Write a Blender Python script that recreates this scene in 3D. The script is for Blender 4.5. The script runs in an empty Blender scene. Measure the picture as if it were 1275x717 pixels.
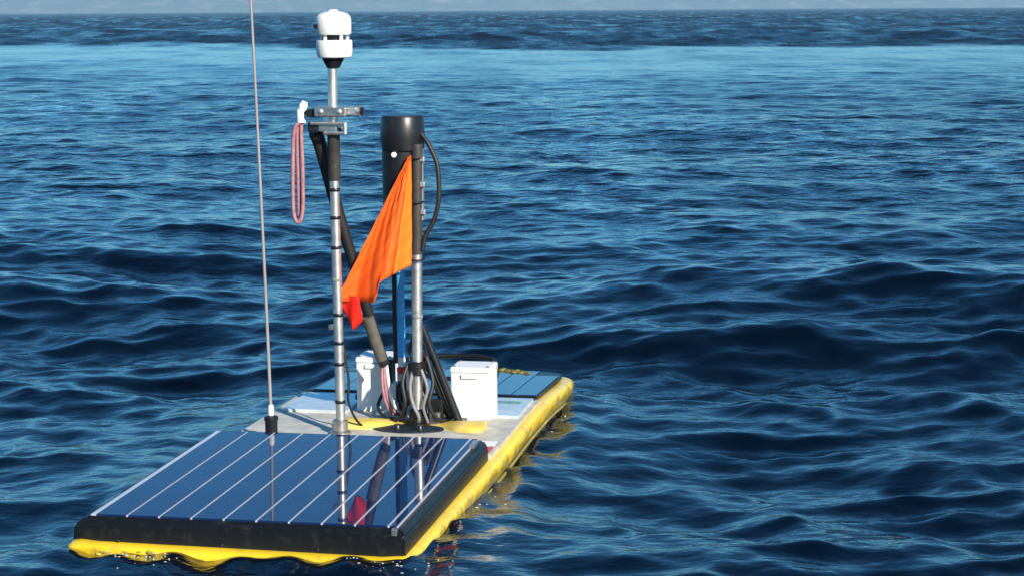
import bpy, bmesh, math, random
import numpy as np
from mathutils import Vector, Matrix

random.seed(7)
rng = np.random.default_rng(11)
scene = bpy.context.scene
COL = scene.collection
R = math.radians

# ------------------------------------------------------------------ camera
CAM_H = 1.042
cam_d = bpy.data.cameras.new('camera')
cam_d.lens = 36.0 * 2600.0 / 1275.0
cam_d.sensor_width = 36.0
cam_d.clip_start = 0.05
cam_d.clip_end = 40000.0
cam = bpy.data.objects.new('camera', cam_d)
COL.objects.link(cam)
pitch = math.atan((358.5 - 12.5) / 2600.0)
cam.matrix_world = (Matrix.Translation((0, 0, CAM_H)) @ Matrix.Rotation(R(90) - pitch, 4, 'X')
                    @ Matrix.Rotation(R(-0.36), 4, 'Z'))
scene.camera = cam

# ------------------------------------------------------------------ sky, sun, exposure
SUN_EL, SUN_AZ = R(26), R(148)            # azimuth clockwise from +Y (view direction)
world = bpy.data.worlds.new('World')
scene.world = world
world.use_nodes = True
wn = world.node_tree
bg = wn.nodes['Background']
sky = wn.nodes.new('ShaderNodeTexSky')
sky.sky_type = 'NISHITA'
sky.sun_disc = False
sky.sun_elevation = SUN_EL
sky.sun_rotation = SUN_AZ
sky.air_density = 1.0
sky.dust_density = 0.0
sky.ozone_density = 10.0
tint = wn.nodes.new('ShaderNodeMixRGB')          # cool balance of the whole sky
tint.blend_type = 'MULTIPLY'
tint.inputs[0].default_value = 1.0
tint.inputs[2].default_value = (0.64, 1.07, 1.00, 1)
wn.links.new(sky.outputs[0], tint.inputs[1])
wn.links.new(tint.outputs[0], bg.inputs[0])
bg.inputs[1].default_value = 0.092
sun_d = bpy.data.lights.new('sun', 'SUN')
sun_d.energy = 5.0
sun_d.angle = R(0.5)
sun_d.color = (1.0, 0.90, 0.76)
sun = bpy.data.objects.new('sun', sun_d)
COL.objects.link(sun)
sv = Vector((math.sin(SUN_AZ) * math.cos(SUN_EL), math.cos(SUN_AZ) * math.cos(SUN_EL), math.sin(SUN_EL)))
sun.rotation_euler = sv.to_track_quat('Z', 'Y').to_euler()
sun.location = (3, -4, 6)
scene.view_settings.view_transform = 'Standard'
scene.view_settings.look = 'None'
scene.view_settings.gamma = 1.0
scene.view_settings.use_curve_mapping = False
scene.view_settings.exposure = 0.7

# ------------------------------------------------------------------ materials
def mat(name, col, rough=0.5, metal=0.0, coat=0.0, var=0.0, vscale=20.0, dirt=None, dscale=8.0, damt=0.5,
        bump=0.0, bscale=60.0, trans=0.0, coat_rough=0.04):
    m = bpy.data.materials.new(name)
    m.use_nodes = True
    nt = m.node_tree
    b = nt.nodes['Principled BSDF']
    b.inputs['Base Color'].default_value = (*col, 1)
    b.inputs['Roughness'].default_value = rough
    b.inputs['Metallic'].default_value = metal
    b.inputs['Coat Weight'].default_value = coat
    b.inputs['Coat Roughness'].default_value = coat_rough
    tc = nt.nodes.new('ShaderNodeTexCoord')
    out = None
    if var > 0:
        n = nt.nodes.new('ShaderNodeTexNoise')
        n.inputs['Scale'].default_value = vscale
        n.inputs['Detail'].default_value = 6
        nt.links.new(tc.outputs['Object'], n.inputs['Vector'])
        mr = nt.nodes.new('ShaderNodeMapRange')
        mr.inputs['From Min'].default_value = 0.3
        mr.inputs['From Max'].default_value = 0.7
        mr.inputs['To Min'].default_value = 1 - var
        mr.inputs['To Max'].default_value = 1 + var * 0.4
        nt.links.new(n.outputs['Fac'], mr.inputs['Value'])
        hs = nt.nodes.new('ShaderNodeHueSaturation')
        hs.inputs['Color'].default_value = (*col, 1)
        nt.links.new(mr.outputs[0], hs.inputs['Value'])
        out = hs.outputs[0]
        nt.links.new(out, b.inputs['Base Color'])
    if dirt:
        n = nt.nodes.new('ShaderNodeTexNoise')
        n.inputs['Scale'].default_value = dscale
        n.inputs['Detail'].default_value = 8
        n.inputs['Roughness'].default_value = 0.65
        nt.links.new(tc.outputs['Object'], n.inputs['Vector'])
        mr = nt.nodes.new('ShaderNodeMapRange')
        mr.inputs['From Min'].default_value = 0.52
        mr.inputs['From Max'].default_value = 0.68
        mr.inputs['To Max'].default_value = damt
        nt.links.new(n.outputs['Fac'], mr.inputs['Value'])
        mx = nt.nodes.new('ShaderNodeMixRGB')
        mx.inputs[1].default_value = (*col, 1)
        mx.inputs[2].default_value = (*dirt, 1)
        if out:
            nt.links.new(out, mx.inputs[1])
        nt.links.new(mr.outputs[0], mx.inputs[0])
        nt.links.new(mx.outputs[0], b.inputs['Base Color'])
    if bump > 0:
        n = nt.nodes.new('ShaderNodeTexNoise')
        n.inputs['Scale'].default_value = bscale
        n.inputs['Detail'].default_value = 4
        nt.links.new(tc.outputs['Object'], n.inputs['Vector'])
        bp = nt.nodes.new('ShaderNodeBump')
        bp.inputs['Strength'].default_value = bump
        bp.inputs['Distance'].default_value = 0.002
        nt.links.new(n.outputs['Fac'], bp.inputs['Height'])
        nt.links.new(bp.outputs[0], b.inputs['Normal'])
    if trans > 0:
        t = nt.nodes.new('ShaderNodeBsdfTranslucent')
        t.inputs['Color'].default_value = (*col, 1)
        mx = nt.nodes.new('ShaderNodeMixShader')
        mx.inputs[0].default_value = trans
        nt.links.new(b.outputs[0], mx.inputs[1])
        nt.links.new(t.outputs[0], mx.inputs[2])
        nt.links.new(mx.outputs[0], nt.nodes['Material Output'].inputs['Surface'])
    return m

M = {}
M['yellow'] = mat('yellow_gelcoat', (0.84, 0.58, 0.022), 0.33, coat=0.3, var=0.12, vscale=5, dirt=(0.42, 0.31, 0.05), dscale=22, damt=0.5, bump=0.04)
M['oldyellow'] = mat('weathered_yellow', (0.72, 0.54, 0.10), 0.45, var=0.3, vscale=30, dirt=(0.40, 0.34, 0.20), dscale=30, damt=0.9, bump=0.1)
M['deck'] = mat('weathered_deck', (0.52, 0.51, 0.45), 0.5, var=0.3, vscale=25, dirt=(0.50, 0.44, 0.24), dscale=14, damt=0.7, bump=0.2)
M['skirt'] = mat('black_panel_frame', (0.005, 0.005, 0.005), 0.38, var=0.3, vscale=40, dirt=(0.03, 0.03, 0.025), dscale=45, damt=0.4, bump=0.1)
M['black'] = mat('black_plastic', (0.010, 0.010, 0.011), 0.36, var=0.3, vscale=60)
M['rubber'] = mat('black_rubber', (0.012, 0.011, 0.012), 0.55, bump=0.2, bscale=200)
M['white'] = mat('white_plastic', (0.78, 0.78, 0.75), 0.4, var=0.06, vscale=30, dirt=(0.55, 0.52, 0.45), dscale=25, damt=0.3)
M['backsheet'] = mat('white_backsheet', (0.50, 0.52, 0.56), 0.5, coat=0.5, coat_rough=0.015)
M['steel'] = mat('brushed_steel', (0.84, 0.78, 0.70), 0.40, metal=0.92, var=0.25, vscale=50)
M['alu'] = mat('grey_aluminium', (0.50, 0.49, 0.45), 0.35, metal=0.9, var=0.3, vscale=80)
M['whip'] = mat('white_fibreglass', (0.28, 0.26, 0.25), 0.4, var=0.1)
M['plate'] = mat('pale_deck_plate', (0.50, 0.56, 0.58), 0.3, coat=0.6, var=0.2, vscale=35, dirt=(0.25, 0.38, 0.38), dscale=18, damt=0.6, coat_rough=0.08)
M['teal'] = mat('teal_marking', (0.16, 0.33, 0.33), 0.5, var=0.3, vscale=60)
M['red'] = mat('red_tape', (0.55, 0.03, 0.025), 0.45, var=0.2, vscale=60)
M['blue'] = mat('blue_tube', (0.08, 0.48, 0.92), 0.3, coat=0.5, var=0.2, vscale=40)
M['pink'] = mat('faded_pink_rope', (0.36, 0.17, 0.19), 0.7, var=0.3, vscale=90, bump=0.6, bscale=300)
M['flag'] = mat('orange_flag_cloth', (0.97, 0.125, 0.002), 0.7, var=0.10, vscale=15, trans=0.2, bump=0.1, bscale=500)
M['redcorner'] = mat('flag_corner_red', (0.92, 0.018, 0.004), 0.7, var=0.08, vscale=15, trans=0.3, bump=0.1, bscale=500)  # lower corner, coloured redder than the rest of the flag
M['hoist'] = mat('flag_cloth_sun_tint', (0.95, 0.235, 0.012), 0.7, var=0.08, vscale=15, trans=0.3, bump=0.1, bscale=500)  # strong sun on the orange cloth, put into the colour as yellow
M['sheath'] = mat('brown_grey_sheath', (0.115, 0.105, 0.085), 0.5, var=0.3, vscale=60)
M['sleeve'] = mat('dark_sleeve', (0.05, 0.045, 0.04), 0.4, var=0.3, vscale=60)
M['recess'] = mat('dark_blue_rubber', (0.008, 0.018, 0.03), 0.5, var=0.4, vscale=50)
M['grey'] = mat('grey_plastic', (0.22, 0.22, 0.22), 0.45, var=0.2, vscale=60)
M['slime'] = mat('yellow_slime', (0.50, 0.40, 0.07), 0.3, var=0.5, vscale=80, bump=0.6, coat=0.5)
M['algae'] = mat('olive_weed', (0.20, 0.17, 0.03), 0.6, var=0.5, vscale=60, bump=0.6)

def add_growth(m):
    nt = m.node_tree
    b = nt.nodes['Principled BSDF']
    src = b.inputs['Base Color'].links[0].from_socket
    tc = nt.nodes.new('ShaderNodeTexCoord')
    sp = nt.nodes.new('ShaderNodeSeparateXYZ')
    nt.links.new(tc.outputs['Object'], sp.inputs[0])
    n = nt.nodes.new('ShaderNodeTexNoise')
    n.inputs['Scale'].default_value = 26; n.inputs['Detail'].default_value = 7; n.inputs['Roughness'].default_value = 0.7
    nt.links.new(tc.outputs['Object'], n.inputs['Vector'])
    ad = nt.nodes.new('ShaderNodeMath'); ad.operation = 'MULTIPLY_ADD'
    ad.inputs[1].default_value = 0.11; 
    nt.links.new(n.outputs['Fac'], ad.inputs[0]); nt.links.new(sp.outputs['Z'], ad.inputs[2])
    mr = nt.nodes.new('ShaderNodeMapRange')
    mr.inputs['From Min'].default_value = 0.104; mr.inputs['From Max'].default_value = 0.124
    mr.inputs['To Min'].default_value = 0.85; mr.inputs['To Max'].default_value = 0.0
    nt.links.new(ad.outputs[0], mr.inputs['Value'])
    mx = nt.nodes.new('ShaderNodeMixRGB')
    mx.inputs[2].default_value = (0.20, 0.17, 0.03, 1)
    nt.links.new(src, mx.inputs[1]); nt.links.new(mr.outputs[0], mx.inputs[0])
    nt.links.new(mx.outputs[0], b.inputs['Base Color'])
add_growth(M['yellow'])

def cell_material():
    m = mat('solar_cell', (0.010, 0.022, 0.075), 0.03, coat=0.22, coat_rough=0.012)
    m.node_tree.nodes['Principled BSDF'].inputs['Specular IOR Level'].default_value = 0.1
    nt = m.node_tree
    b = nt.nodes['Principled BSDF']
    tc = nt.nodes.new('ShaderNodeTexCoord')
    sp = nt.nodes.new('ShaderNodeSeparateXYZ')
    nt.links.new(tc.outputs['Object'], sp.inputs[0])
    w = nt.nodes.new('ShaderNodeMath'); w.operation = 'MULTIPLY'; w.inputs[1].default_value = 1 / 0.0215
    nt.links.new(sp.outputs['Y'], w.inputs[0])
    fr = nt.nodes.new('ShaderNodeMath'); fr.operation = 'FRACT'
    nt.links.new(w.outputs[0], fr.inputs[0])
    gt = nt.nodes.new('ShaderNodeMath'); gt.operation = 'LESS_THAN'; gt.inputs[1].default_value = 0.09
    nt.links.new(fr.outputs[0], gt.inputs[0])
    n = nt.nodes.new('ShaderNodeTexNoise'); n.inputs['Scale'].default_value = 14
    n.inputs['Detail'].default_value = 5
    nt.links.new(tc.outputs['Object'], n.inputs['Vector'])
    cr = nt.nodes.new('ShaderNodeMixRGB')
    cr.inputs[1].default_value = (0.004, 0.012, 0.045, 1)
    cr.inputs[2].default_value = (0.009, 0.026, 0.090, 1)
    nt.links.new(n.outputs['Fac'], cr.inputs[0])
    mx = nt.nodes.new('ShaderNodeMixRGB')
    mx.inputs[2].default_value = (0.05, 0.07, 0.12, 1)
    nt.links.new(cr.outputs[0], mx.inputs[1])
    nt.links.new(gt.outputs[0], mx.inputs[0])
    sn = nt.nodes.new('ShaderNodeTexNoise'); sn.inputs['Scale'].default_value = 130
    sn.inputs['Detail'].default_value = 3
    nt.links.new(tc.outputs['Object'], sn.inputs['Vector'])
    sr = nt.nodes.new('ShaderNodeMapRange')
    sr.inputs['From Min'].default_value = 0.66; sr.inputs['From Max'].default_value = 0.74; sr.inputs['To Max'].default_value = 0.6
    nt.links.new(sn.outputs['Fac'], sr.inputs['Value'])
    sm = nt.nodes.new('ShaderNodeMixRGB'); sm.inputs[2].default_value = (0.35, 0.36, 0.36, 1)
    nt.links.new(mx.outputs[0], sm.inputs[1]); nt.links.new(sr.outputs[0], sm.inputs[0])
    nt.links.new(sm.outputs[0], b.inputs['Base Color'])
    return m
M['cell'] = cell_material()

def water_material():
    m = bpy.data.materials.new('sea_water')
    m.use_nodes = True
    nt = m.node_tree
    b = nt.nodes['Principled BSDF']
    b.inputs['Base Color'].default_value = (0.0002, 0.0022, 0.007, 1)
    b.inputs['IOR'].default_value = 1.333
    ra = nt.nodes.new('ShaderNodeAttribute')
    ra.attribute_name = 'fine_chop'
    ROUGH = ra.outputs['Fac']
    tc = nt.nodes.new('ShaderNodeTexCoord')
    def noise(scale, sx, sy, detail, rot=0.0, rough=0.55):
        mp = nt.nodes.new('ShaderNodeMapping')
        mp.inputs['Scale'].default_value = (sx, sy, 1)
        mp.inputs['Rotation'].default_value = (0, 0, rot)
        nt.links.new(tc.outputs['Object'], mp.inputs['Vector'])
        n = nt.nodes.new('ShaderNodeTexNoise')
        n.noise_dimensions = '2D'
        n.inputs['Scale'].default_value = scale
        n.inputs['Detail'].default_value = detail
        n.inputs['Roughness'].default_value = rough
        nt.links.new(mp.outputs[0], n.inputs['Vector'])
        return n.outputs['Fac']
    pm = nt.nodes.new('ShaderNodeMapRange')          # gust patches: more and less ruffled water
    pm.inputs['From Min'].default_value = 0.33; pm.inputs['From Max'].default_value = 0.67
    pm.inputs['To Min'].default_value = 0.35; pm.inputs['To Max'].default_value = 1.7
    nt.links.new(noise(1.0, 0.55, 0.07, 5, 0.0, 0.7), pm.inputs['Value'])
    rm = nt.nodes.new('ShaderNodeMath'); rm.operation = 'MULTIPLY'
    nt.links.new(ROUGH, rm.inputs[0]); nt.links.new(pm.outputs[0], rm.inputs[1])
    nt.links.new(rm.outputs[0], b.inputs['Roughness'])
    at = nt.nodes.new('ShaderNodeAttribute')
    at.attribute_name = 'ruffle'
    def bump(h, dist, nrm=None, strength=None):
        bp = nt.nodes.new('ShaderNodeBump')
        bp.inputs['Distance'].default_value = dist
        bp.inputs['Strength'].default_value = 1.0
        if strength is not None:
            nt.links.new(strength, bp.inputs['Strength'])
        nt.links.new(h, bp.inputs['Height'])
        if nrm:
            nt.links.new(nrm, bp.inputs['Normal'])
        return bp.outputs[0]
    n0 = bump(noise(34.0, 0.75, 1.0, 2.0, 0.35), 0.0016)
    n1 = bump(noise(8.0, 0.7, 1.0, 2.5, 0.2), 0.042, n0, at.outputs['Fac'])
    n2 = bump(noise(1.1, 0.6, 1.0, 3, -0.15), 0.07, n1, at.outputs['Fac'])
    n3 = bump(noise(0.35, 0.8, 1.0, 4, 0.3, 0.6), 0.16, n2, at.outputs['Fac'])
    nt.links.new(n3, b.inputs['Normal'])
    return m
M['water'] = water_material()

# ------------------------------------------------------------------ root of the drone
YAW, PIT = R(10.8), R(1.0)
C = Vector((-0.32, 4.83, -0.038))
fw = Vector((math.sin(YAW) * math.cos(PIT), math.cos(YAW) * math.cos(PIT), math.sin(PIT)))
rt = Vector((math.cos(YAW), -math.sin(YAW), 0))
upv = rt.cross(fw)
ROOT_M = Matrix(((rt.x, fw.x, upv.x, C.x), (rt.y, fw.y, upv.y, C.y), (rt.z, fw.z, upv.z, C.z), (0, 0, 0, 1)))

# ------------------------------------------------------------------ water
HULL_L = [(-0.362, -0.985), (0.325, -0.985)]
def hull_half(y):
    """left and right edge of the hull plan (local x) at local y"""
    l = np.interp(y, [-0.985, -0.5, 0.3, 0.78, 0.84, 0.875, 0.90, 0.94, 0.975], [-0.372, -0.366, -0.342, -0.330, -0.322, -0.29, -0.235, -0.12, -0.02])
    r = np.interp(y, [-0.985, -0.5, 0.3, 0.78, 0.885, 0.915, 0.935, 0.955, 0.975], [0.318, 0.323, 0.329, 0.333, 0.329, 0.312, 0.25, 0.13, 0.02])
    return l, r

def smooth(a, b, x):
    t = np.clip((x - a) / (b - a), 0, 1)
    return t * t * (3 - 2 * t)

def build_water():
    # polar sheet about the spot below the viewer, out past the horizon, finer where it is near
    ang_f = np.arange(-0.36, 0.3601, 0.0018)
    ang_c1 = np.linspace(0.36, 1.2, 90)[1:]
    ang_c2 = np.linspace(1.2, 2 * math.pi - 1.2, 40)[1:]
    ang_c3 = np.linspace(-1.2, -0.36, 90)[1:-1]
    ang = np.concatenate([ang_f, ang_c1, ang_c2, ang_c3])
    r1 = np.geomspace(0.25, 2.6, 40)[:-1]
    r2 = np.geomspace(2.6, 90, int(math.log(90 / 2.6) / 0.0030))[:-1]
    r3 = np.concatenate([np.geomspace(90, 600, 300)[:-1], np.geomspace(600, 14000, 140)])
    rad = np.concatenate([r1, r2, r3])
    na, nr = len(ang), len(rad)
    A, RR = np.meshgrid(ang, rad)
    X = (RR * np.sin(A)).astype(np.float32).ravel()
    Y = (RR * np.cos(A)).astype(np.float32).ravel()
    rr = RR.astype(np.float32).ravel()
    aa = np.abs(A).ravel()
    dr = np.gradient(rad)
    step = np.repeat(dr, na).astype(np.float32)
    da = np.where(aa < 0.365, 0.0018, np.where(aa < 1.21, 0.0095, 0.1)).astype(np.float32)
    step = np.maximum(step, rr * da)
    # ruffled and slick patches of the sea
    wob = (1 + 0.9 * smooth(20, 50, Y)) * (2.2 * np.sin(X * 0.11 + 0.6) + 1.5 * np.sin(X * 0.31 + 2.0) + 0.9 * np.sin(X * 0.9) + 0.5 * np.sin(X * 2.3 + 1))
    Yw = Y + wob + 0.10 * X
    slick = smooth(25, 48, Yw) * (1 - smooth(57, 64, Yw)) * (0.80 + 0.14 * np.sin(Yw * 0.9 + X * 0.12) + 0.10 * np.sin(Yw * 0.33 + X * 0.45) * np.sin(X * 0.21 + 1.0))
    env = 1.0 - 0.05 * smooth(9, 14, Yw) - 0.12 * smooth(16, 34, Yw)
    env = env * (1 - 0.85 * slick) + 0.9 * smooth(58, 64, Yw)
    env = env.astype(np.float32)
    Z = np.zeros_like(X); DX = np.zeros_like(X); DY = np.zeros_like(X)
    octs = [(24.0, .006), (16.0, .010), (9.0, .012), (6.0, .016), (4.2, .022), (3.0, .024), (2.1, .028), (1.4, .044), (0.95, .055),
            (0.64, .066), (0.43, .074), (0.29, .085), (0.195, .088), (0.13, .078), (0.088, .052), (0.06, .022)]
    far_w = smooth(58, 70, Yw).astype(np.float32)
    open_w = (1 - 0.32 * smooth(8.5, 13, Yw)).astype(np.float32)
    for lam, sl in octs:
        n = 16
        near = step * 2.6 < lam * 1.35
        if not near.any():
            continue
        idx = np.nonzero(near)[0]
        x, y = X[idx], Y[idx]
        fade = 1 - smooth(0.22, 0.42, step[idx] / lam)
        z = np.zeros_like(x); dx = np.zeros_like(x); dy = np.zeros_like(x)
        for i in range(n):
            L = lam * math.exp(rng.uniform(-0.22, 0.22))
            k = 2 * math.pi / L
            th = rng.normal(R(-4), R(40) if lam < 2.5 else R(62))
            cx, cy = math.sin(th), -math.cos(th)
            ph = rng.uniform(0, 2 * math.pi)
            a = sl / k * math.sqrt(2.0 / n)
            arg = np.float32(k * cx) * x + np.float32(k * cy) * y + np.float32(ph)
            c = np.cos(arg); s = np.sin(arg)
            z += a * c; dx -= a * cx * s; dy -= a * cy * s
        e = env[idx] * open_w[idx]
        if lam > 10:
            e = far_w[idx]
        elif lam > 2.5:
            e = (1 - 0.75 * slick[idx]) * open_w[idx] + 1.5 * far_w[idx]
        Z[idx] += z * fade * e; DX[idx] += dx * fade * e; DY[idx] += dy * fade * e
    # the larger swell that has just passed the drone
    def swell(x0, y0, th, lam, amp, wid, lng):
        cx, cy = math.sin(th), math.cos(th)
        u = (X - x0) * cx + (Y - y0) * cy
        v = -(X - x0) * cy + (Y - y0) * cx
        u = u + 0.10 * np.sin(v * 1.7 + x0)
        g = amp * np.exp(-(u / wid) ** 2 - (v / lng) ** 2)
        return g * np.cos(2 * math.pi * u / lam)
    Z += swell(-0.3, 7.45, R(5), 2.7, 0.075, 1.25, 7.0)
    Z += swell(-2.2, 7.9, R(12), 1.7, 0.030, 0.8, 1.2)
    Z += swell(1.2, 6.45, R(16), 1.5, 0.034, 0.7, 1.3)
    Z += swell(3.0, 10.2, R(-12), 2.4, 0.040, 1.2, 2.6)
    Z += swell(-2.6, 11.0, R(10), 2.4, 0.035, 1.2, 2.2)
    Z += swell(1.55, 3.35, R(10), 1.2, 0.02, 0.6, 0.8)
    Z += 0.022 * np.exp(-((X + 0.95) / 0.35) ** 2 - ((Y - 3.75) / 0.35) ** 2)
    Z -= 0.016 * np.exp(-((X + 0.22) / 0.35) ** 2 - ((Y - 3.70) / 0.28) ** 2)
    # calmer close round the float, and pushed down underneath it
    inv = ROOT_M.inverted()
    lx = inv[0][0] * X + inv[0][1] * Y + inv[0][3]
    ly = inv[1][0] * X + inv[1][1] * Y + inv[1][3]
    hl, hr = hull_half(np.clip(ly, -0.985, 0.975))
    d = np.maximum(np.maximum(hl - lx, lx - hr), np.maximum(-0.985 - ly, ly - 0.975))
    lap = np.exp(-(np.maximum(d, 0) / 0.16) ** 2) * (0.004 * np.sin(lx * 31 + 0.7) + 0.004 * np.sin(lx * 57 + ly * 9) + 0.0025 * np.sin(ly * 17 + 1.3) + 0.002 * np.sin(ly * 43 + lx * 12))
    calm = (0.50 + 0.50 * smooth(0.0, 0.6, d)).astype(np.float32)
    Z *= calm; DX *= calm; DY *= calm
    Z += (lap + (0.007 + 0.013 * smooth(-0.95, -0.4, ly)) * np.exp(-(np.maximum(d, 0) / 0.14) ** 2)).astype(np.float32)
    inside = smooth(0.02, 0.07, -d).astype(np.float32)
    Z = Z * (1 - inside) - 0.075 * inside
    DX *= (1 - inside) * 0.8; DY *= (1 - inside) * 0.8
    global WATER_PTS
    near_hull = (d > 0.002) & (d < 0.16) & (Y < 6.2)
    WATER_PTS = np.stack([X + DX, Y + DY, Z, d, lx, ly], 1)[near_hull]
    co = np.stack([X + DX, Y + DY, Z], 1)
    co = np.vstack([co, [[0, 0, 0]]]).astype(np.float32)
    I = np.arange(nr * na).reshape(nr, na)
    J = np.roll(I, -1, axis=1)
    q = np.stack([I[:-1], I[1:], J[1:], J[:-1]], -1).reshape(-1, 4)
    t = np.stack([np.full(na, nr * na), I[0], J[0]], 1)
    me = bpy.data.meshes.new('water')
    nq, ntr = len(q), len(t)
    me.vertices.add(len(co)); me.vertices.foreach_set('co', co.ravel())
    me.loops.add(nq * 4 + ntr * 3)
    me.loops.foreach_set('vertex_index', np.concatenate([q.ravel(), t.ravel()]).astype(np.int32))
    me.polygons.add(nq + ntr)
    me.polygons.foreach_set('loop_start', np.concatenate([np.arange(nq) * 4, nq * 4 + np.arange(ntr) * 3]).astype(np.int32))
    me.polygons.foreach_set('use_smooth', np.ones(nq + ntr, dtype=bool))
    me.update(calc_edges=True)
    # polar winding must face up
    if me.polygons[len(me.polygons) // 2].normal.z < 0:
        me.flip_normals()
    at = me.attributes.new('ruffle', 'FLOAT', 'POINT')
    ruf = 0.11 + 0.62 * smooth(6, 16, rr) * env
    ruf = np.clip(np.append(ruf, 0.2), 0.02, 1.6)
    at.data.foreach_set('value', ruf.astype(np.float32))
    # wavelets finer than the mesh can carry out there act as roughness
    fc = 0.075 + 0.13 * smooth(12, 60, rr) * np.clip(env, 0.1, 2) + 0.10 * smooth(60, 300, rr)
    fc = np.clip(np.append(fc, 0.05), 0.03, 0.6)
    at2 = me.attributes.new('fine_chop', 'FLOAT', 'POINT')
    at2.data.foreach_set('value', fc.astype(np.float32))
    me.materials.append(M['water'])
    o = bpy.data.objects.new('water', me)
    COL.objects.link(o)
    o['kind'] = 'structure'
    o['label'] = 'dark blue choppy open sea reaching to the horizon'
    return o
build_water()

# ------------------------------------------------------------------ mesh helpers
root = bpy.data.objects.new('sea_drone', None)
COL.objects.link(root)
root.matrix_world = ROOT_M
root.empty_display_size = 0.3
root['label'] = 'yellow flat floating sea drone carrying solar panels, masts and an orange flag'
root['category'] = 'sea drone'

def link(name, bm, m, parent=root, smooth_=False, sharp=None):
    me = bpy.data.meshes.new(name)
    bmesh.ops.recalc_face_normals(bm, faces=bm.faces)
    bm.to_mesh(me); bm.free()
    if smooth_:
        for p in me.polygons:
            p.use_smooth = True
        if sharp:
            me.set_sharp_from_angle(angle=R(sharp))
    me.materials.append(M[m] if isinstance(m, str) else m)
    o = bpy.data.objects.new(name, me)
    COL.objects.link(o)
    if parent is not None:
        o.parent = parent
    return o

def box(bm, x0, x1, y0, y1, z0, z1, bev=0.0, taper=0.0):
    v = []
    for z, t in ((z0, 0), (z1, taper)):
        for x, y in ((x0 + t, y0 + t), (x1 - t, y0 + t), (x1 - t, y1 - t), (x0 + t, y1 - t)):
            v.append(bm.verts.new((x, y, z)))
    f = [bm.faces.new([v[i] for i in q]) for q in
         ((3, 2, 1, 0), (4, 5, 6, 7), (0, 1, 5, 4), (1, 2, 6, 5), (2, 3, 7, 6), (3, 0, 4, 7))]
    if bev > 0:
        ed = list({e for ff in f for e in ff.edges})
        bmesh.ops.bevel(bm, geom=ed, offset=bev, segments=2, affect='EDGES', profile=0.6)

def tube(bm, pts, rad, seg=12, caps=True):
    pts = [Vector(p) for p in pts]
    n = len(pts)
    if not hasattr(rad, '__len__'):
        rad = [rad] * n
    rings = []
    ref = None
    for i, p in enumerate(pts):
        t = (pts[min(i + 1, n - 1)] - pts[max(i - 1, 0)]).normalized()
        if ref is None:
            ref = t.orthogonal().normalized()
        ref = (ref - t * ref.dot(t)).normalized()
        b = t.cross(ref)
        rings.append([bm.verts.new(p + rad[i] * (math.cos(a) * ref + math.sin(a) * b))
                      for a in [2 * math.pi * j / seg for j in range(seg)]])
    for i in range(n - 1):
        for j in range(seg):
            bm.faces.new((rings[i][j], rings[i][(j + 1) % seg], rings[i + 1][(j + 1) % seg], rings[i + 1][j]))
    if caps:
        bm.faces.new(rings[0][::-1]); bm.faces.new(rings[-1])

def lathe(bm, c, prof, seg=28):
    """prof: list of (radius, z) about the vertical axis through c"""
    rings = []
    for r, z in prof:
        rings.append([bm.verts.new((c[0] + r * math.cos(2 * math.pi * j / seg), c[1] + r * math.sin(2 * math.pi * j / seg), c[2] + z))
                      for j in range(seg)])
    for i in range(len(prof) - 1):
        for j in range(seg):
            bm.faces.new((rings[i][j], rings[i][(j + 1) % seg], rings[i + 1][(j + 1) % seg], rings[i + 1][j]))
    bm.faces.new(rings[0][::-1]); bm.faces.new(rings[-1])

def prism(bm, poly, z0, z1):
    a = [bm.verts.new((x, y, z0)) for x, y in poly]
    b = [bm.verts.new((x, y, z1)) for x, y in poly]
    n = len(poly)
    bm.faces.new(a[::-1]); bm.faces.new(b)
    for i in range(n):
        bm.faces.new((a[i], a[(i + 1) % n], b[(i + 1) % n], b[i]))

def spline(pts, n=24):
    """Catmull-Rom through pts"""
    P = [Vector(p) for p in pts]
    P = [P[0] * 2 - P[1]] + P + [P[-1] * 2 - P[-2]]
    out = []
    segs = len(P) - 3
    for s in range(segs):
        for i in range(n // segs + 1):
            t = i / (n // segs + 1)
            a, b, c, d = P[s:s + 4]
            out.append(0.5 * ((2 * b) + (c - a) * t + (2 * a - 5 * b + 4 * c - d) * t * t + (3 * b - a - 3 * c + d) * t ** 3))
    out.append(P[-2])
    return out

def rod(name, pts, rad, m, parent=root, seg=12):
    bm = bmesh.new()
    tube(bm, pts, rad, seg)
    return link(name, bm, m, parent, True, 40)

def bx(name, m, parent, *a, **k):
    bm = bmesh.new()
    box(bm, *a, **k)
    return link(name, bm, m, parent)

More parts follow.
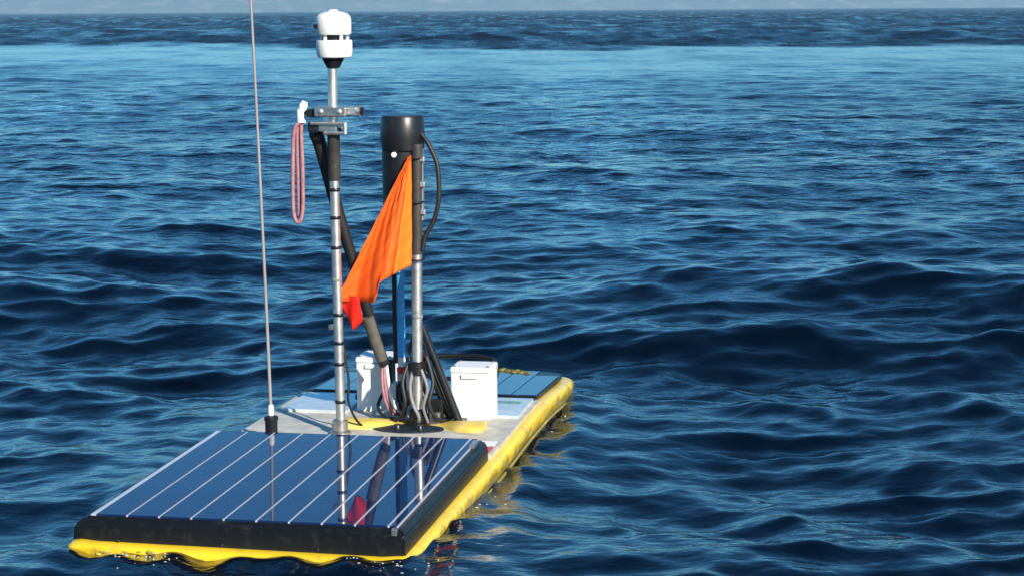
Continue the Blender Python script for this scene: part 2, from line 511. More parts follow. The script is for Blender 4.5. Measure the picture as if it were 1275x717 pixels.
# ------------------------------------------------------------------ hull
def build_hull():
    bm = bmesh.new()
    ys = [-0.985, -0.978, -0.96, -0.93, -0.8, -0.6, -0.4, -0.2, 0.0, 0.2, 0.4, 0.55, 0.66, 0.72, 0.76, 0.80, 0.84, 0.87, 0.885, 0.90, 0.915, 0.925, 0.935, 0.945, 0.955, 0.965, 0.975]
    prof = [(0.060, 0.085), (0.026, 0.088), (0.011, 0.0865), (0.003, 0.081), (0.0, 0.072), (0.004, 0.050), (0.010, 0.028),
            (0.022, -0.005), (0.044, -0.045), (0.09, -0.085)]
    rows = []
    for k, y in enumerate(ys):
        l, r = hull_half(y)
        end = {0: 0.012, 1: 0.005, 2: 0.002}.get(k, 0.0)
        drop = {0: 0.005, 1: 0.001}.get(k, 0.0)
        low = 0.009 * float(1 - smooth(-0.15, 0.25, y))
        bow = 0.026 * float(smooth(0.42, 0.98, y))
        mid = 0.5 * (l + r)
        hw = 0.5 * (r - l)
        row = []
        for i, z in prof:
            row.append((max(mid - hw + i + end, l) if hw > i + end else mid - 0.002, y, z - drop * (z > 0.03) - low - bow))
        row2 = [(2 * mid - x, yy, z) for x, yy, z in row[::-1]]
        row = [(x, yy, z + low * 0.75) for x, yy, z in row]
        rows.append([bm.verts.new(p) for p in row2[::-1][::-1]] if False else [bm.verts.new(p) for p in row + row2])
    n = len(rows[0])
    for a, b in zip(rows[:-1], rows[1:]):
        for j in range(n):
            bm.faces.new((a[j], a[(j + 1) % n], b[(j + 1) % n], b[j]))
    bm.faces.new(rows[0][::-1]); bm.faces.new(rows[-1])
    return link('hull', bm, 'yellow', root, True, 50)
hull = build_hull()

# moulded rub line along the right and left rail
for s in (0, 1):
    pts = []
    for y in np.linspace(-0.95, 0.74, 30):
        l, r = hull_half(y)
        x = (r - 0.001) if s else (l + 0.001)
        pts.append((float(x), float(y), 0.040 - 0.009 * float(1 - smooth(-0.15, 0.25, y)) - 0.026 * float(smooth(0.42, 0.98, y))))
    rod('rub_rail', pts, 0.0035, 'yellow', hull, 8)

# deck: one pale sheet inset on the hull, following its outline
def outline(y0, y1, inset, n=24, yinset=0.0):
    ys = np.linspace(y0, y1, n)
    le, re = [], []
    for y in ys:
        l, r = hull_half(y + (yinset if y > 0.6 else 0))
        le.append((float(min(l + inset, -0.01)), float(y))); re.append((float(max(r - inset, 0.01)), float(y)))
    return re + le[::-1]
bm = bmesh.new()
prism(bm, outline(-0.155, 0.46, 0.020, 20, 0.03), 0.062, 0.0915)
deck = link('deck', bm, 'deck')

# ------------------------------------------------------------------ near solar panel
PX0, PX1, PY0, PY1, PZ = -0.335, 0.285, -0.932, -0.172, 0.130
bm = bmesh.new()
base = [(-0.366, -0.958), (0.301, -0.958), (0.301, -0.160), (-0.360, -0.160)]
top = [(PX0 - .008, PY0 - .006), (PX1 + .006, PY0 - .006), (PX1 + .006, PY1 + .004), (PX0 - .008, PY1 + .004)]
mid = [(-0.361, -0.955), (0.299, -0.955), (0.300, -0.163), (-0.357, -0.163)]
R3 = [[bm.verts.new((x, y, z)) for x, y in pl] for pl, z in ((base, 0.048), (mid, 0.112), (top, PZ - 0.004))]
for a, b in zip(R3[:-1], R3[1:]):
    for j in range(4):
        bm.faces.new((a[j], a[(j + 1) % 4], b[(j + 1) % 4], b[j]))
bm.faces.new(R3[0][::-1]); bm.faces.new(R3[-1])
bmesh.ops.bevel(bm, geom=[e for e in bm.edges], offset=0.004, segments=2, affect='EDGES')
panel = link('solar_panel', bm, 'skirt')
panel['label'] = 'near solar panel of dark blue cells in a black skirt'
bx('backsheet', 'backsheet', panel, PX0, PX1 - 0.004, PY0 + 0.003, PY1, PZ - 0.008, PZ - 0.0015)
NCELL = 9
cx0, cx1 = PX0 + 0.010, PX1 - 0.022
pitchx = (cx1 - cx0) / NCELL
bm = bmesh.new()
box(bm, 0.0030, pitchx - 0.0030, PY0 + 0.0005, PY1 - 0.004, PZ - 0.006, PZ)
cell0 = link('cell', bm, 'cell', panel)
cell0.location = (cx0, 0, 0)
for i in range(1, NCELL):
    c = cell0.copy()
    c.location = (cx0 + i * pitchx, 0, 0)
    COL.objects.link(c)
# dark margin strip on the right of the cells
bx('margin_strip', 'cell', panel, cx1 + 0.0035, PX1 - 0.0065, PY0 + 0.0005, PY1 - 0.004, PZ - 0.006, PZ)
# screws, corner clips and weed on the skirt
def bolt(p, axis, parent, r=0.005, m='steel'):
    bm = bmesh.new()
    p = Vector(p); a = Vector(axis).normalized()
    tube(bm, [p - a * 0.003, p + a * 0.002, p + a * 0.0035], [r, r, r * 0.6], 10)
    return link('bolt', bm, m, parent, True, 40)
for x in (-0.27, -0.06, 0.13):
    bolt((x, -0.9575, 0.085), (0, -1, 0), panel, 0.0035, 'black')
bx('corner_clip', 'alu', panel, 0.272, 0.283, -0.9505, -0.934, 0.113, 0.128, bev=0.002)
bx('corner_clip', 'alu', panel, 0.276, 0.289, -0.262, -0.205, PZ - 0.004, PZ + 0.004, bev=0.002)

# ------------------------------------------------------------------ far solar panel
bm = bmesh.new()
prism(bm, outline(0.462, 0.915, 0.030, 30, 0.02), 0.088, 0.0985)
for v in bm.verts:
    v.co.z -= 0.05 * (v.co.y - 0.462)
panel2 = link('solar_panel', bm, 'skirt')
panel2['label'] = 'far solar panel beyond the white boxes reflecting the sky'
n2 = 9
for i in range(n2):
    xa = -0.292 + i * 0.590 / n2 + 0.0015
    xb = xa + 0.590 / n2 - 0.003
    # clip each strip to the rounded bow
    ye = 0.900
    for y in np.linspace(0.5, 0.900, 80):
        l, r = hull_half(y + 0.03)
        if xa < l + 0.034 or xb > r - 0.034:
            ye = y; break
    if ye < 0.55:
        continue
    c = bx('cell', 'cell', panel2, xa, xb, 0.472, float(ye), 0.095, 0.1005)
    for v in c.data.vertices:
        v.co.z -= 0.05 * (v.co.y - 0.462)

# pale plates beside the boxes
for (xa, xb) in ((0.105, 0.296), (-0.300, -0.135)):
    p = bx('deck_plate', 'plate', root, xa, xb, 0.225, 0.440, 0.0895, 0.0985, bev=0.002)
    bx('seam_strip', 'black', p, xa - 0.002, xb + 0.002, 0.444, 0.456, 0.0890, 0.0965)
bx('plate_marking', 'teal', root, 0.15, 0.275, 0.36, 0.395, 0.097, 0.0992)
bx('warning_label', 'red', root, 0.262, 0.298, -0.150, -0.085, 0.0885, 0.0925)
bx('warning_label', 'white', root, 0.255, 0.296, -0.075, -0.03, 0.0885, 0.0925)

# ------------------------------------------------------------------ raised yellow coaming behind the near panel
bm = bmesh.new()
prof = [(-0.085, 0.085), (-0.080, 0.100), (-0.066, 0.108), (-0.03, 0.109), (-0.015, 0.104), (-0.010, 0.085)]
N = 36
rows = []
for i in range(N + 1):
    x = -0.115 + i * 0.355 / N
    k = math.exp(-((x - 0.075) / 0.085) ** 4)
    rows.append([bm.verts.new((x, y + 0.19 - 0.055 * (1 - k), 0.085 + (z - 0.085) * (1.0 - 0.62 * k))) for y, z in prof])
for a, b in zip(rows[:-1], rows[1:]):
    for j in range(len(prof) - 1):
        bm.faces.new((a[j], a[j + 1], b[j + 1], b[j]))
bm.faces.new(rows[0]); bm.faces.new(rows[-1][::-1])
coaming = link('coaming', bm, 'oldyellow', root, True, 50)
bm = bmesh.new()
pl = []
for j in range(32):
    a = 2 * math.pi * j / 32
    pl.append((0.060 + 0.086 * math.cos(a), 0.070 + 0.046 * math.sin(a)))
prism(bm, pl, 0.086, 0.0945)
link('hatch', bm, 'recess', root)
for i, (x, y, r) in enumerate([(0.035, 0.058, 0.010), (0.092, 0.052, 0.009)]):
    bm = bmesh.new()
    lathe(bm, (x, y, 0.092), [(r, 0), (r, 0.010), (r * 0.7, 0.014)], 16)
    link('hatch_plug', bm, 'black', root, True, 40)

# ------------------------------------------------------------------ equipment boxes
def eqbox(x0, x1, y0, y1, z0, z1, label):
    b = bx('equipment_box', 'white', root, x0, x1, y0, y1, z0, z1 - 0.014, bev=0.005)
    b['label'] = label
    bx('lid', 'white', b, x0 - 0.001, x1 + 0.001, y0 - 0.001, y1 + 0.001, z1 - 0.013, z1, bev=0.004)
    bx('latch', 'white', b, (x0 + x1) / 2 - 0.022, (x0 + x1) / 2 + 0.018, y0 - 0.006, y0 + 0.002, z1 - 0.026, z1 - 0.016, bev=0.0015)
    for x in (x0 + 0.008, x1 - 0.008):
        for y in (y0 + 0.010, y1 - 0.010):
            bolt((x, y, z1), (0, 0, 1), b, 0.0035, 'alu')
    for x in (x0 + 0.02, x1 - 0.02):
        bx('hinge', 'grey', b, x - 0.008, x + 0.008, y1 + 0.001, y1 + 0.006, z1 - 0.022, z1 - 0.004, bev=0.001)
    bm = bmesh.new()
    tube(bm, [(x0 - 0.010, y0 + 0.03, z0 + 0.03), (x0 + 0.001, y0 + 0.03, z0 + 0.03)], 0.007, 10)
    link('cable_gland', bm, 'black', b, True, 40)
    return b
eqbox(0.134, 0.232, 0.205, 0.295, 0.090, 0.218, 'white box at the right foot of the pole')
eqbox(-0.118, -0.026, 0.260, 0.360, 0.090, 0.226, 'white box behind the leaning black bar')

# white socket bracket in the middle: two cheeks and a black sensor stem between them
sock = bx('sensor_bracket', 'white', root, -0.012, 0.046, 0.185, 0.225, 0.0895, 0.098, bev=0.002)
bx('cheek', 'white', sock, -0.012, 0.001, 0.188, 0.222, 0.0965, 0.178, bev=0.003)
bx('cheek', 'white', sock, 0.027, 0.044, 0.188, 0.222, 0.0965, 0.226, bev=0.003)
bm = bmesh.new()
lathe(bm, (0.014, 0.200, 0.098), [(0.010, 0), (0.010, 0.030), (0.013, 0.034), (0.013, 0.072), (0.010, 0.076), (0.010, 0.085)], 18)
stem = link('connector', bm, 'black', sock, True, 40)
bm = bmesh.new()
lathe(bm, (0.014, 0.200, 0.184), [(0.012, 0), (0.012, 0.018), (0.009, 0.02)], 18)
link('connector_collar', bm, 'alu', sock, True, 40)
bm = bmesh.new()
lathe(bm, (0.014, 0.200, 0.205), [(0.0125, 0), (0.0125, 0.010), (0.010, 0.012)], 18)
link('red_ring', bm, 'red', sock, True, 40)
bm = bmesh.new()
lathe(bm, (0.014, 0.200, 0.218), [(0.0095, 0), (0.0095, 0.022), (0.008, 0.026)], 18)
link('white_sleeve', bm, 'white', sock, True, 40)
bx('terminal_block', 'black', root, -0.036, -0.014, 0.210, 0.250, 0.150, 0.232, bev=0.003)

# blue sleeve tube and the dark tube next to it
rod('blue_tube', spline([(0.014, 0.20, 0.242), (0.016, 0.19, 0.34), (0.022, 0.165, 0.46), (0.026, 0.15, 0.62)], 18), 0.0100, 'blue')
rod('dark_tube', spline([(-0.002, 0.215, 0.225), (0.001, 0.20, 0.33), (0.007, 0.178, 0.46), (0.010, 0.165, 0.62)], 18), 0.0085, 'rubber')

# ------------------------------------------------------------------ main mast with the weather sensor
mx, my = -0.0885, 0.0
mast = rod('mast', [(mx + 0.0015, my, 0.088), (mx, my, 0.40), (mx - 0.002, my, 0.80), (mx, my, 0.956)], 0.0112, 'steel', root, 20)
bm = bmesh.new()
lathe(bm, (mx, my, 0.089), [(0.026, 0), (0.026, 0.008), (0.018, 0.012), (0.018, 0.035), (0.0135, 0.038)], 20)
link('mast_foot', bm, 'alu', mast, True, 40)
for z in (0.165, 0.255, 0.305, 0.372, 0.455, 0.53, 0.60, 0.665):
    bm = bmesh.new()
    xx = mx + (0.001 if z < 0.4 else -0.001)
    lathe(bm, (xx, my, z), [(0.0118, 0), (0.0126, 0.001), (0.0126, 0.007), (0.0118, 0.008)], 16)
    link('tape_band', bm, 'black' if z not in (0.455,) else 'grey', mast, True, 40)
bx('cable_tie', 'alu', mast, mx - 0.022, mx - 0.010, -0.006, 0.006, 0.340, 0.352, bev=0.002)
# sleeve under the head
bm = bmesh.new()
lathe(bm, (mx - 0.001, my, 0.690), [(0.0125, 0), (0.0145, 0.01), (0.0145, 0.105), (0.0185, 0.11), (0.0185, 0.122)], 20)
link('mast_sleeve', bm, 'sleeve', mast, True, 40)
# clamp head
head = bx('clamp_head', 'alu', root, -0.128, -0.052, -0.026, 0.026, 0.838, 0.862, bev=0.004)
bx('clamp_bar', 'steel', head, -0.052, -0.030, -0.012, 0.012, 0.842, 0.860, bev=0.003)
bx('clamp_jaw', 'black', head, -0.150, -0.128, -0.016, 0.016, 0.838, 0.856, bev=0.003)
bm = bmesh.new()
tube(bm, [(-0.033, 0, 0.851), (-0.024, 0, 0.851)], 0.013, 14)
link('knob', bm, 'steel', head, True, 40)
bm = bmesh.new()
tube(bm, [(-0.0235, 0, 0.851), (-0.017, 0, 0.851)], 0.009, 14)
link('knob_cap', bm, 'black', head, True, 40)
for x in (-0.112, -0.068):
    bolt((x, -0.0265, 0.851), (0, -1, 0), head, 0.006, 'steel')
# square shackle ring below
bm = bmesh.new()
tube(bm, [(-0.137, -0.022, 0.824), (-0.056, -0.026, 0.824), (-0.054, -0.026, 0.802), (-0.105, -0.024, 0.802)], 0.0042, 8)
tube(bm, [(-0.054, -0.026, 0.826), (-0.054, -0.026, 0.800)], 0.0050, 8)
link('shackle', bm, 'steel', head, True, 40)
bx('bracket_plate', 'alu', head, -0.120, -0.076, -0.020, 0.020, 0.804, 0.822, bev=0.003)
bx('bracket_block', 'black', head, -0.146, -0.1205, -0.018, 0.018, 0.802, 0.826, bev=0.003)
# small white fitting at the left of the head
bm = bmesh.new()
lathe(bm, (-0.166, 0.0, 0.822), [(0.008, 0), (0.0105, 0.002), (0.0105, 0.03), (0.009, 0.033)], 14)
fit = link('white_fitting', bm, 'white', head, True, 40)
bm = bmesh.new()
tube(bm, [(-0.164, 0, 0.852), (-0.160, 0, 0.864), (-0.156, 0, 0.872)], [0.009, 0.0105, 0.007], 12)
link('fitting_cap', bm, 'white', head, True, 40)
rod('fitting_pin', [(-0.168, 0, 0.846), (-0.140, 0, 0.846)], 0.004, 'black', head, 8)

# weather sensor: cone, lower drum, spacer pins, upper domed drum
wx = -0.0865
bm = bmesh.new()
lathe(bm, (wx, my, 0.950), [(0.015, 0), (0.0165, 0.004), (0.024, 0.018), (0.0255, 0.0235)], 24)
ws = link('weather_sensor', bm, 'black', root, True, 40)
ws['label'] = 'white ultrasonic weather sensor on its black cone'
wx2 = -0.083
bm = bmesh.new()
lathe(bm, (wx2, my, 0.9735), [(0.036, 0), (0.039, 0.002), (0.0415, 0.012), (0.0415, 0.037), (0.040, 0.040), (0.020, 0.0405)], 32)
link('lower_drum', bm, 'white', ws, True, 40)
bm = bmesh.new()
lathe(bm, (wx2, my, 1.012), [(0.018, 0), (0.018, 0.014)], 20)
link('spindle', bm, 'black', ws, True, 40)
for k in range(5):
    a = 0.5 + 2 * math.pi * k / 5
    rod('spacer_pin', [(wx2 + 0.031 * math.cos(a), my + 0.031 * math.sin(a), 1.012), (wx2 + 0.031 * math.cos(a), my + 0.031 * math.sin(a), 1.028)], 0.0042, 'white', ws, 8)
bm = bmesh.new()
lathe(bm, (wx2 - 0.001, my, 1.026), [(0.020, 0), (0.0395, 0.0005), (0.041, 0.003), (0.041, 0.034), (0.0385, 0.042), (0.032, 0.048), (0.022, 0.051), (0.012, 0.053), (0.009, 0.057)], 32)
link('upper_drum', bm, 'white', ws, True, 40)
bx('side_label', 'black', ws, wx2 - 0.0405, wx2 - 0.030, -0.0285, -0.0265, 1.040, 1.050)

# leaning black bar from mast head to the boxes
bm = bmesh.new()
pts = [(-0.137, 0.016, 0.800), (-0.128, 0.030, 0.76), (-0.100, 0.045, 0.63), (-0.072, 0.075, 0.50), (-0.046, 0.11, 0.37), (-0.020, 0.16, 0.23)]
tube(bm, spline(pts, 20), [0.017 - 0.004 * min(1, i / 14) for i in range(len(spline(pts, 20)))], 12)
bar = link('leaning_bar', bm, 'rubber', root, True, 40)
# paler sheath at the lower end, and the pinkish leads that come out of it
bm = bmesh.new()
tube(bm, [(-0.0445, 0.105, 0.355), (-0.034, 0.125, 0.30), (-0.0225, 0.147, 0.245)], [0.0145, 0.0142, 0.0138], 12)
link('bar_sheath', bm, 'sheath', bar, True, 40)
for k, (dx, dz) in enumerate([(0, 0), (0.009, 0.004), (-0.007, -0.004)]):
    pts = [(-0.020 + dx * 0.6, 0.16, 0.232), (-0.016 + dx, 0.15, 0.185), (-0.008 + dx, 0.145, 0.145), (0.004 + dx, 0.15, 0.118 + dz), (0.012 + dx, 0.17, 0.105)]
    rod('lead', spline(pts, 20), 0.0038, 'pink' if k != 1 else 'white', root, 8)

# ------------------------------------------------------------------ sensor pole
px, py = 0.0735, 0.12
pole = rod('sensor_pole', [(px - 0.003, py, 0.088), (px, py, 0.40), (px + 0.006, py, 0.76)], 0.0125, 'steel', root, 20)
bm = bmesh.new()
lathe(bm, (px - 0.003, py, 0.088), [(0.030, 0), (0.030, 0.010), (0.019, 0.014), (0.019, 0.040), (0.0135, 0.044)], 20)
link('pole_foot', bm, 'black', pole, True, 40)
bm = bmesh.new()
lathe(bm, (px - 0.002, py, 0.215), [(0.019, 0), (0.022, 0.003), (0.022, 0.030), (0.019, 0.033)], 16)
link('pole_clamp', bm, 'black', pole, True, 40)
bm = bmesh.new()
lathe(bm, (px, py, 0.352), [(0.0128, 0), (0.0135, 0.001), (0.0135, 0.007), (0.0128, 0.008)], 16)
link('tape_band', bm, 'grey', pole, True, 40)
for z in (0.60, 0.665, 0.725):
    bx('hose_clamp', 'steel', pole, px + 0.014, px + 0.026, py - 0.012, py - 0.002, z, z + 0.012, bev=0.002)
bx('clamp_strip', 'grey', pole, px + 0.010, px + 0.019, py - 0.004, py + 0.012, 0.585, 0.755, bev=0.002)
bm = bmesh.new()
tube(bm, [(px + 0.0018, py, 0.505), (px + 0.004, py, 0.64), (px + 0.0062, py, 0.766)], 0.0138, 16)
link('pole_sleeve', bm, 'sleeve', pole, True, 40)
# struts of the pole: broad dark braces to the right, thinner to the left and behind
for p0, p1, r in (((0.082, 0.13, 0.330), (0.166, 0.150, 0.095), 0.0100), ((0.080, 0.135, 0.27), (0.142, 0.170, 0.095), 0.009),
                  ((0.066, 0.125, 0.225), (0.028, 0.130, 0.098), 0.006), ((0.078, 0.13, 0.205), (0.104, 0.165, 0.097), 0.006)):
    rod('strut', [p0, p1], r, 'black', root, 10)
bx('strut_foot', 'black', root, 0.085, 0.180, 0.135, 0.178, 0.0900, 0.1015, bev=0.003)
bx('small_block', 'alu', root, 0.098, 0.124, 0.120, 0.136, 0.0905, 0.122, bev=0.003)
rod('grey_lead', spline([(0.066, 0.105, 0.235), (0.058, 0.10, 0.19), (0.064, 0.098, 0.15), (0.078, 0.10, 0.115), (0.072, 0.11, 0.094)], 20), 0.0042, 'grey', root, 8)

more = [
    ([(0.050, 0.115, 0.24), (0.040, 0.10, 0.20), (0.046, 0.095, 0.15), (0.030, 0.11, 0.11), (0.000, 0.13, 0.098)], 0.0045, 'rubber'),
    ([(0.095, 0.12, 0.26), (0.112, 0.11, 0.20), (0.104, 0.10, 0.15), (0.118, 0.11, 0.112), (0.135, 0.14, 0.098)], 0.0050, 'rubber'),
    ([(0.085, 0.105, 0.23), (0.100, 0.10, 0.185), (0.090, 0.10, 0.14), (0.098, 0.11, 0.10)], 0.0036, 'grey'),
    ([(-0.030, 0.20, 0.16), (-0.040, 0.17, 0.125), (-0.020, 0.15, 0.104), (0.010, 0.14, 0.100), (0.045, 0.12, 0.100)], 0.0042, 'rubber'),
    ([(0.060, 0.14, 0.31), (0.050, 0.13, 0.27), (0.056, 0.12, 0.22), (0.050, 0.13, 0.17), (0.060, 0.14, 0.12)], 0.0038, 'rubber'),
    ([(0.014, 0.185, 0.15), (0.022, 0.16, 0.135), (0.046, 0.13, 0.14), (0.060, 0.105, 0.16)], 0.0034, 'rubber'),
    ([(-0.050, 0.24, 0.11), (-0.045, 0.18, 0.103), (-0.015, 0.16, 0.118), (0.000, 0.17, 0.14)], 0.0036, 'white'),
    ([(0.126, 0.234, 0.122), (0.110, 0.20, 0.120), (0.105, 0.16, 0.11), (0.085, 0.13, 0.115)], 0.0040, 'rubber'),
    ([(-0.080, 0.01, 0.30), (-0.070, 0.015, 0.22), (-0.072, 0.02, 0.16), (-0.050, 0.06, 0.098), (0.0, 0.10, 0.097)], 0.0030, 'rubber'),
]
for pts, rr_, mm in more:
    rod('lead', spline(pts, 24), rr_, mm, root, 8)
bx('junction_block', 'black', root, 0.088, 0.126, 0.150, 0.196, 0.0905, 0.150, bev=0.004)
bx('junction_block', 'grey', root, 0.050, 0.078, 0.165, 0.196, 0.0905, 0.185, bev=0.004)

# black housing at the head of the pole
hx, hy = 0.039, 0.145
bm = bmesh.new()
lathe(bm, (hx - 0.004, hy, 0.540), [(0.040, 0), (0.0445, 0.004), (0.046, 0.205), (0.046, 0.21)], 28)
hous = link('sensor_housing', bm, 'black', root, True, 40)
bm = bmesh.new()
lathe(bm, (hx, hy, 0.748), [(0.046, 0), (0.050, 0.003), (0.053, 0.03), (0.0515, 0.078), (0.048, 0.084), (0.02, 0.085)], 32)
link('housing_cap', bm, 'black', hous, True, 40)
bolt((hx - 0.010, hy - 0.0475, 0.742), (0, -1, 0), hous, 0.0065, 'white')
bx('mount_arm', 'alu', hous, 0.055, px + 0.018, 0.118, 0.136, 0.722, 0.742, bev=0.002)
rod('cable', spline([(0.088, 0.13, 0.790), (0.108, 0.125, 0.762), (0.128, 0.12, 0.715), (0.131, 0.118, 0.64), (0.118, 0.118, 0.585), (0.098, 0.116, 0.55), (0.090, 0.115, 0.515)], 36), 0.0056, 'rubber', hous, 10)

# ------------------------------------------------------------------ flag: limp triangular pennant tied to the pole
def build_flag():
    bm = bmesh.new()
    # rows run down the hoist; each row runs from hoist to the free edge
    hoist = [(0.0715, 0.094, 0.742), (0.0715, 0.093, 0.66), (0.071, 0.092, 0.57), (0.069, 0.091, 0.482)]
    free = [(0.064, 0.088, 0.736), (0.008, 0.070, 0.625), (-0.048, 0.052, 0.512), (-0.106, 0.040, 0.398)]
    nu, nv = 26, 34
    H = spline(hoist, nv); F = spline(free, nv)
    def samp(L, t):
        f = t * (len(L) - 1); i = min(int(f), len(L) - 2)
        return L[i].lerp(L[i + 1], f - i)
    vs = []
    for j in range(nv + 1):
        t = j / nv
        a, b = samp(H, t), samp(F, t)
        row = []
        for i in range(nu + 1):
            s = i / nu
            p = a.lerp(b, s)
            wd = (a - b).length
            # folds: a wide panel turned to the right by the hoist, then one crease, then slack cloth
            crease = 0.30 * wd * (math.exp(-((s - 0.27) / (0.13 if s < 0.27 else 0.30)) ** 2)) + 0.035 * wd * math.sin(s * 11 + t * 2.5) * s
            p.y -= crease + 0.0016 * math.sin(s * 31 + t * 14) + 0.0013 * math.sin(t * 40 - s * 17) + 0.001 * math.sin(s * 57 + t * 33)
            if t > 0.80:
                q = (t - 0.80) / 0.20
                # hem rises between hoist and free corner, as it hangs in the picture
                hem = -0.046 * (1 - s) / 0.6 * min(1, max(0, (s - 0.34) / 0.07))
                p.z += q * q * hem
            row.append(bm.verts.new(p))
        vs.append(row)
    for j in range(nv):
        for i in range(nu):
            bm.faces.new((vs[j][i], vs[j + 1][i], vs[j + 1][i + 1], vs[j][i + 1]))
    hb = bmesh.new()  # strip by the pole, split off to carry the painted sunlight
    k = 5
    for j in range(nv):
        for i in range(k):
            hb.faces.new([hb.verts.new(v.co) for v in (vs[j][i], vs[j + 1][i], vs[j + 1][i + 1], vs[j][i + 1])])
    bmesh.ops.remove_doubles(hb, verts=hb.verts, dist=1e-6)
    bmesh.ops.delete(bm, geom=[f for f in bm.faces if (f.index % nu) < k] if False else
                     [f for n_, f in enumerate(list(bm.faces)) if n_ % nu < k], context='FACES')
    o = link('flag', bm, 'flag', root, True)
    hbo = link('hoist_sun_strip', hb, 'hoist', o, True)
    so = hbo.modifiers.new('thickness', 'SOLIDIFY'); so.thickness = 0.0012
    so = o.modifiers.new('thickness', 'SOLIDIFY'); so.thickness = 0.0012
    # turned-over lower corner
    bm = bmesh.new()
    a, b, c, d = Vector((-0.107, 0.046, 0.412)), Vector((-0.048, 0.050, 0.414)), Vector((-0.046, 0.062, 0.352)), Vector((-0.068, 0.058, 0.330))
    n = 8
    g = []
    for j in range(n + 1):
        t = j / n
        l, r = a.lerp(d, t), b.lerp(c, min(1, t * 1.0))
        if t > 0.6:
            r = b.lerp(c, 1).lerp(d, (t - 0.6) / 0.4 * 0.8) if t > 0.6 else r
        else:
            r = b.lerp(c, t / 0.6)
        row = []
        for i in range(n + 1):
            p = l.lerp(r, i / n); p.y += 0.008 * math.sin(i / n * 5 + t * 3)
            row.append(bm.verts.new(p))
        g.append(row)
    for j in range(n):
        for i in range(n):
            bm.faces.new((g[j][i], g[j + 1][i], g[j + 1][i + 1], g[j][i + 1]))
    f2 = link('flag_corner', bm, 'redcorner', o, True)
    so = f2.modifiers.new('thickness', 'SOLIDIFY'); so.thickness = 0.0012
    # ties
    for z in (0.735, 0.63, 0.492):
        bm = bmesh.new()
        tube(bm, [(px + 0.004 + 0.0165 * math.cos(a), py - 0.003 + 0.020 * math.sin(a), z) for a in np.linspace(0, 2 * math.pi, 14)], 0.0024, 6)
        link('flag_tie', bm, 'rubber', o, True)
build_flag()

# ------------------------------------------------------------------ whip antenna
bm = bmesh.new()
lathe(bm, (-0.2265, -0.1, 0.0895), [(0.020, 0), (0.020, 0.008), (0.0145, 0.012), (0.0145, 0.050), (0.0165, 0.052), (0.0165, 0.060), (0.0075, 0.064)], 18)
wb = link('antenna_base', bm, 'black', root, True, 40)
whip = rod('whip_antenna', spline([(-0.2265, -0.1, 0.150), (-0.231, -0.1, 0.40), (-0.2375, -0.1, 0.70), (-0.2475, -0.1, 1.10), (-0.262, -0.1, 1.55)], 28),
           [0.0040 - 0.0018 * i / 40 for i in range(40)][:len(spline([(0, 0, 0)] * 5, 28))], 'whip', root, 10)
bm = bmesh.new()
lathe(bm, (-0.2265, -0.1, 0.152), [(0.0068, 0), (0.0068, 0.02), (0.0052, 0.026)], 12)
link('ferrule', bm, 'white', whip, True, 40)

# ------------------------------------------------------------------ fittings at the far end
rod('bow_handle', spline([(-0.10, 0.920, 0.060), (-0.095, 0.925, 0.102), (0.0, 0.935, 0.110), (0.095, 0.915, 0.106), (0.112, 0.900, 0.062)], 24), 0.0065, 'black', root, 10)
for i in range(5):
    bm = bmesh.new()
    x = 0.125 + 0.020 * i
    bmesh.ops.create_icosphere(bm, subdivisions=2, radius=0.011 + 0.004 * random.random())
    for v in bm.verts:
        v.co *= 1 + 0.35 * random.uniform(-1, 1)
        v.co.z *= 0.55
        v.co += Vector((x, 0.895 - 0.010 * i + 0.006 * random.random(), 0.079))
    link('weed_clump', bm, 'algae', root, True)

# weed and slime fringe caught along the front lip
for i in range(9):
    bm = bmesh.new()
    x = random.choice([random.uniform(-0.33, -0.15), random.uniform(-0.12, 0.28), random.uniform(-0.12, 0.28)])
    bmesh.ops.create_icosphere(bm, subdivisions=2, radius=random.uniform(0.004, 0.007))
    sx = random.uniform(1.2, 3.0)
    zz = 0.068 - 0.012 * (x + 0.35) / 0.67 + random.uniform(-0.004, 0.008)
    for v in bm.verts:
        v.co *= 1 + 0.4 * random.uniform(-1, 1)
        v.co.x *= sx
        v.co.y *= 0.5
        v.co.z *= 0.7
        v.co += Vector((x, -0.984, zz))
    link('weed_clump', bm, 'slime', root, True)

# ------------------------------------------------------------------ rope loop hanging from the fitting (a thing of its own)
bm = bmesh.new()
pts = [(-0.166, -0.004, 0.826), (-0.182, -0.006, 0.805), (-0.1875, -0.006, 0.72), (-0.189, -0.006, 0.63), (-0.185, -0.006, 0.600), (-0.178, -0.006, 0.592),
       (-0.171, -0.006, 0.600), (-0.166, -0.004, 0.63), (-0.165, -0.002, 0.72), (-0.167, 0.0, 0.80), (-0.166, 0.004, 0.826)]
tube(bm, spline(pts, 50), 0.0046, 8)
tube(bm, spline([(-0.177, 0.004, 0.815), (-0.178, 0.004, 0.74), (-0.1775, 0.004, 0.65), (-0.177, 0.002, 0.604)], 18), 0.0052, 8)
rope = link('rope_loop', bm, 'pink', None, True)
rope.matrix_world = ROOT_M
rope['label'] = 'faded pink rope loop hanging from the left of the mast head'
rope['category'] = 'rope'

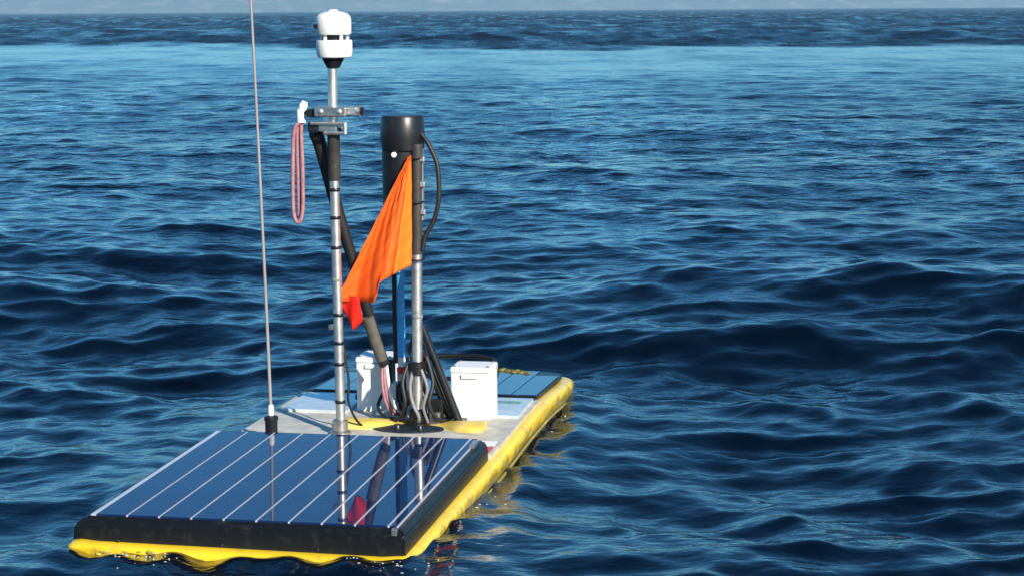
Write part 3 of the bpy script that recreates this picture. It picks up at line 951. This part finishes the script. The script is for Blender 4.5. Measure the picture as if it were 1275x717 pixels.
# ------------------------------------------------------------------ far shore and the haze in front of it
def build_hills():
    bm = bmesh.new()
    nx, ny = 260, 14
    g = []
    for j in range(ny + 1):
        row = []
        for i in range(nx + 1):
            x = -3200 + 6400 * i / nx
            v = j / ny
            y = 3000 + 700 * v + 120 * math.sin(x * 0.0015) + 60 * math.sin(x * 0.0063 + 1)
            crest = 40 + 9 * math.sin(x * 0.0014 + 2.1) + 6 * math.sin(x * 0.0051) + 3 * math.sin(x * 0.0133 + 0.5)
            z = -1 + crest * math.sin(min(1, v * 1.15) * math.pi / 2) ** 0.8 + (random.uniform(-1.5, 1.5) if j else 0)
            row.append(bm.verts.new((x, y, z)))
        g.append(row)
    for j in range(ny):
        for i in range(nx):
            bm.faces.new((g[j][i], g[j][i + 1], g[j + 1][i + 1], g[j + 1][i]))
    m = mat('far_hillside', (0.07, 0.09, 0.05), 0.9, var=0.5, vscale=0.03, dirt=(0.34, 0.25, 0.20), dscale=0.025, damt=0.9)
    o = link('hills', bm, m, None, True)
    o['kind'] = 'structure'
    o['label'] = 'pale hazy hills on the far shore'
build_hills()

bm = bmesh.new()
box(bm, -15000, 15000, -15000, 15000, -6, 72)
hm = bpy.data.materials.new('sea_haze')
hm.use_nodes = True
hn = hm.node_tree
for n in list(hn.nodes):
    if n.type != 'OUTPUT_MATERIAL':
        hn.nodes.remove(n)
pv = hn.nodes.new('ShaderNodeVolumePrincipled')
pv.inputs['Color'].default_value = (0.45, 0.74, 0.98, 1)
pv.inputs['Density'].default_value = 0.00034
pv.inputs['Anisotropy'].default_value = 0.0
hn.links.new(pv.outputs[0], hn.nodes['Material Output'].inputs['Volume'])
hz = link('haze', bm, hm, None)
hz['kind'] = 'stuff'
hz['label'] = 'thin pale sea haze over the water'

# ------------------------------------------------------------------ flecks of foam where the water laps the float
def build_foam():
    bm = bmesh.new()
    P = WATER_PTS
    w = np.exp(-P[:, 3] / 0.035)
    w *= np.where(P[:, 5] < -0.93, 1.0, np.where(P[:, 4] > 0.2, 0.8, 0.15))
    # clumped along the edge
    w *= np.clip(np.sin(P[:, 4] * 13 + 1.0) * np.sin(P[:, 5] * 8 + 0.5) + 0.25, 0.02, 1) ** 2
    idx = rng.choice(len(P), size=80, replace=False, p=w / w.sum())
    for i in idx:
        x, y, z = P[i, :3]
        rad_ = float(rng.uniform(0.0006, 0.0019))
        res = bmesh.ops.create_icosphere(bm, subdivisions=1, radius=rad_)
        sx = float(rng.uniform(1.0, 2.6))
        for v in res['verts']:
            v.co = Vector((v.co.x * sx + x, v.co.y * 1.2 + y, v.co.z * 0.5 + z + 0.0003))
    m = mat('foam', (0.55, 0.56, 0.52), 0.6, var=0.3, vscale=90)
    o = link('foam', bm, m, None, True)
    o['kind'] = 'stuff'
    o['label'] = 'small flecks of foam along the waterline of the float'
build_foam()
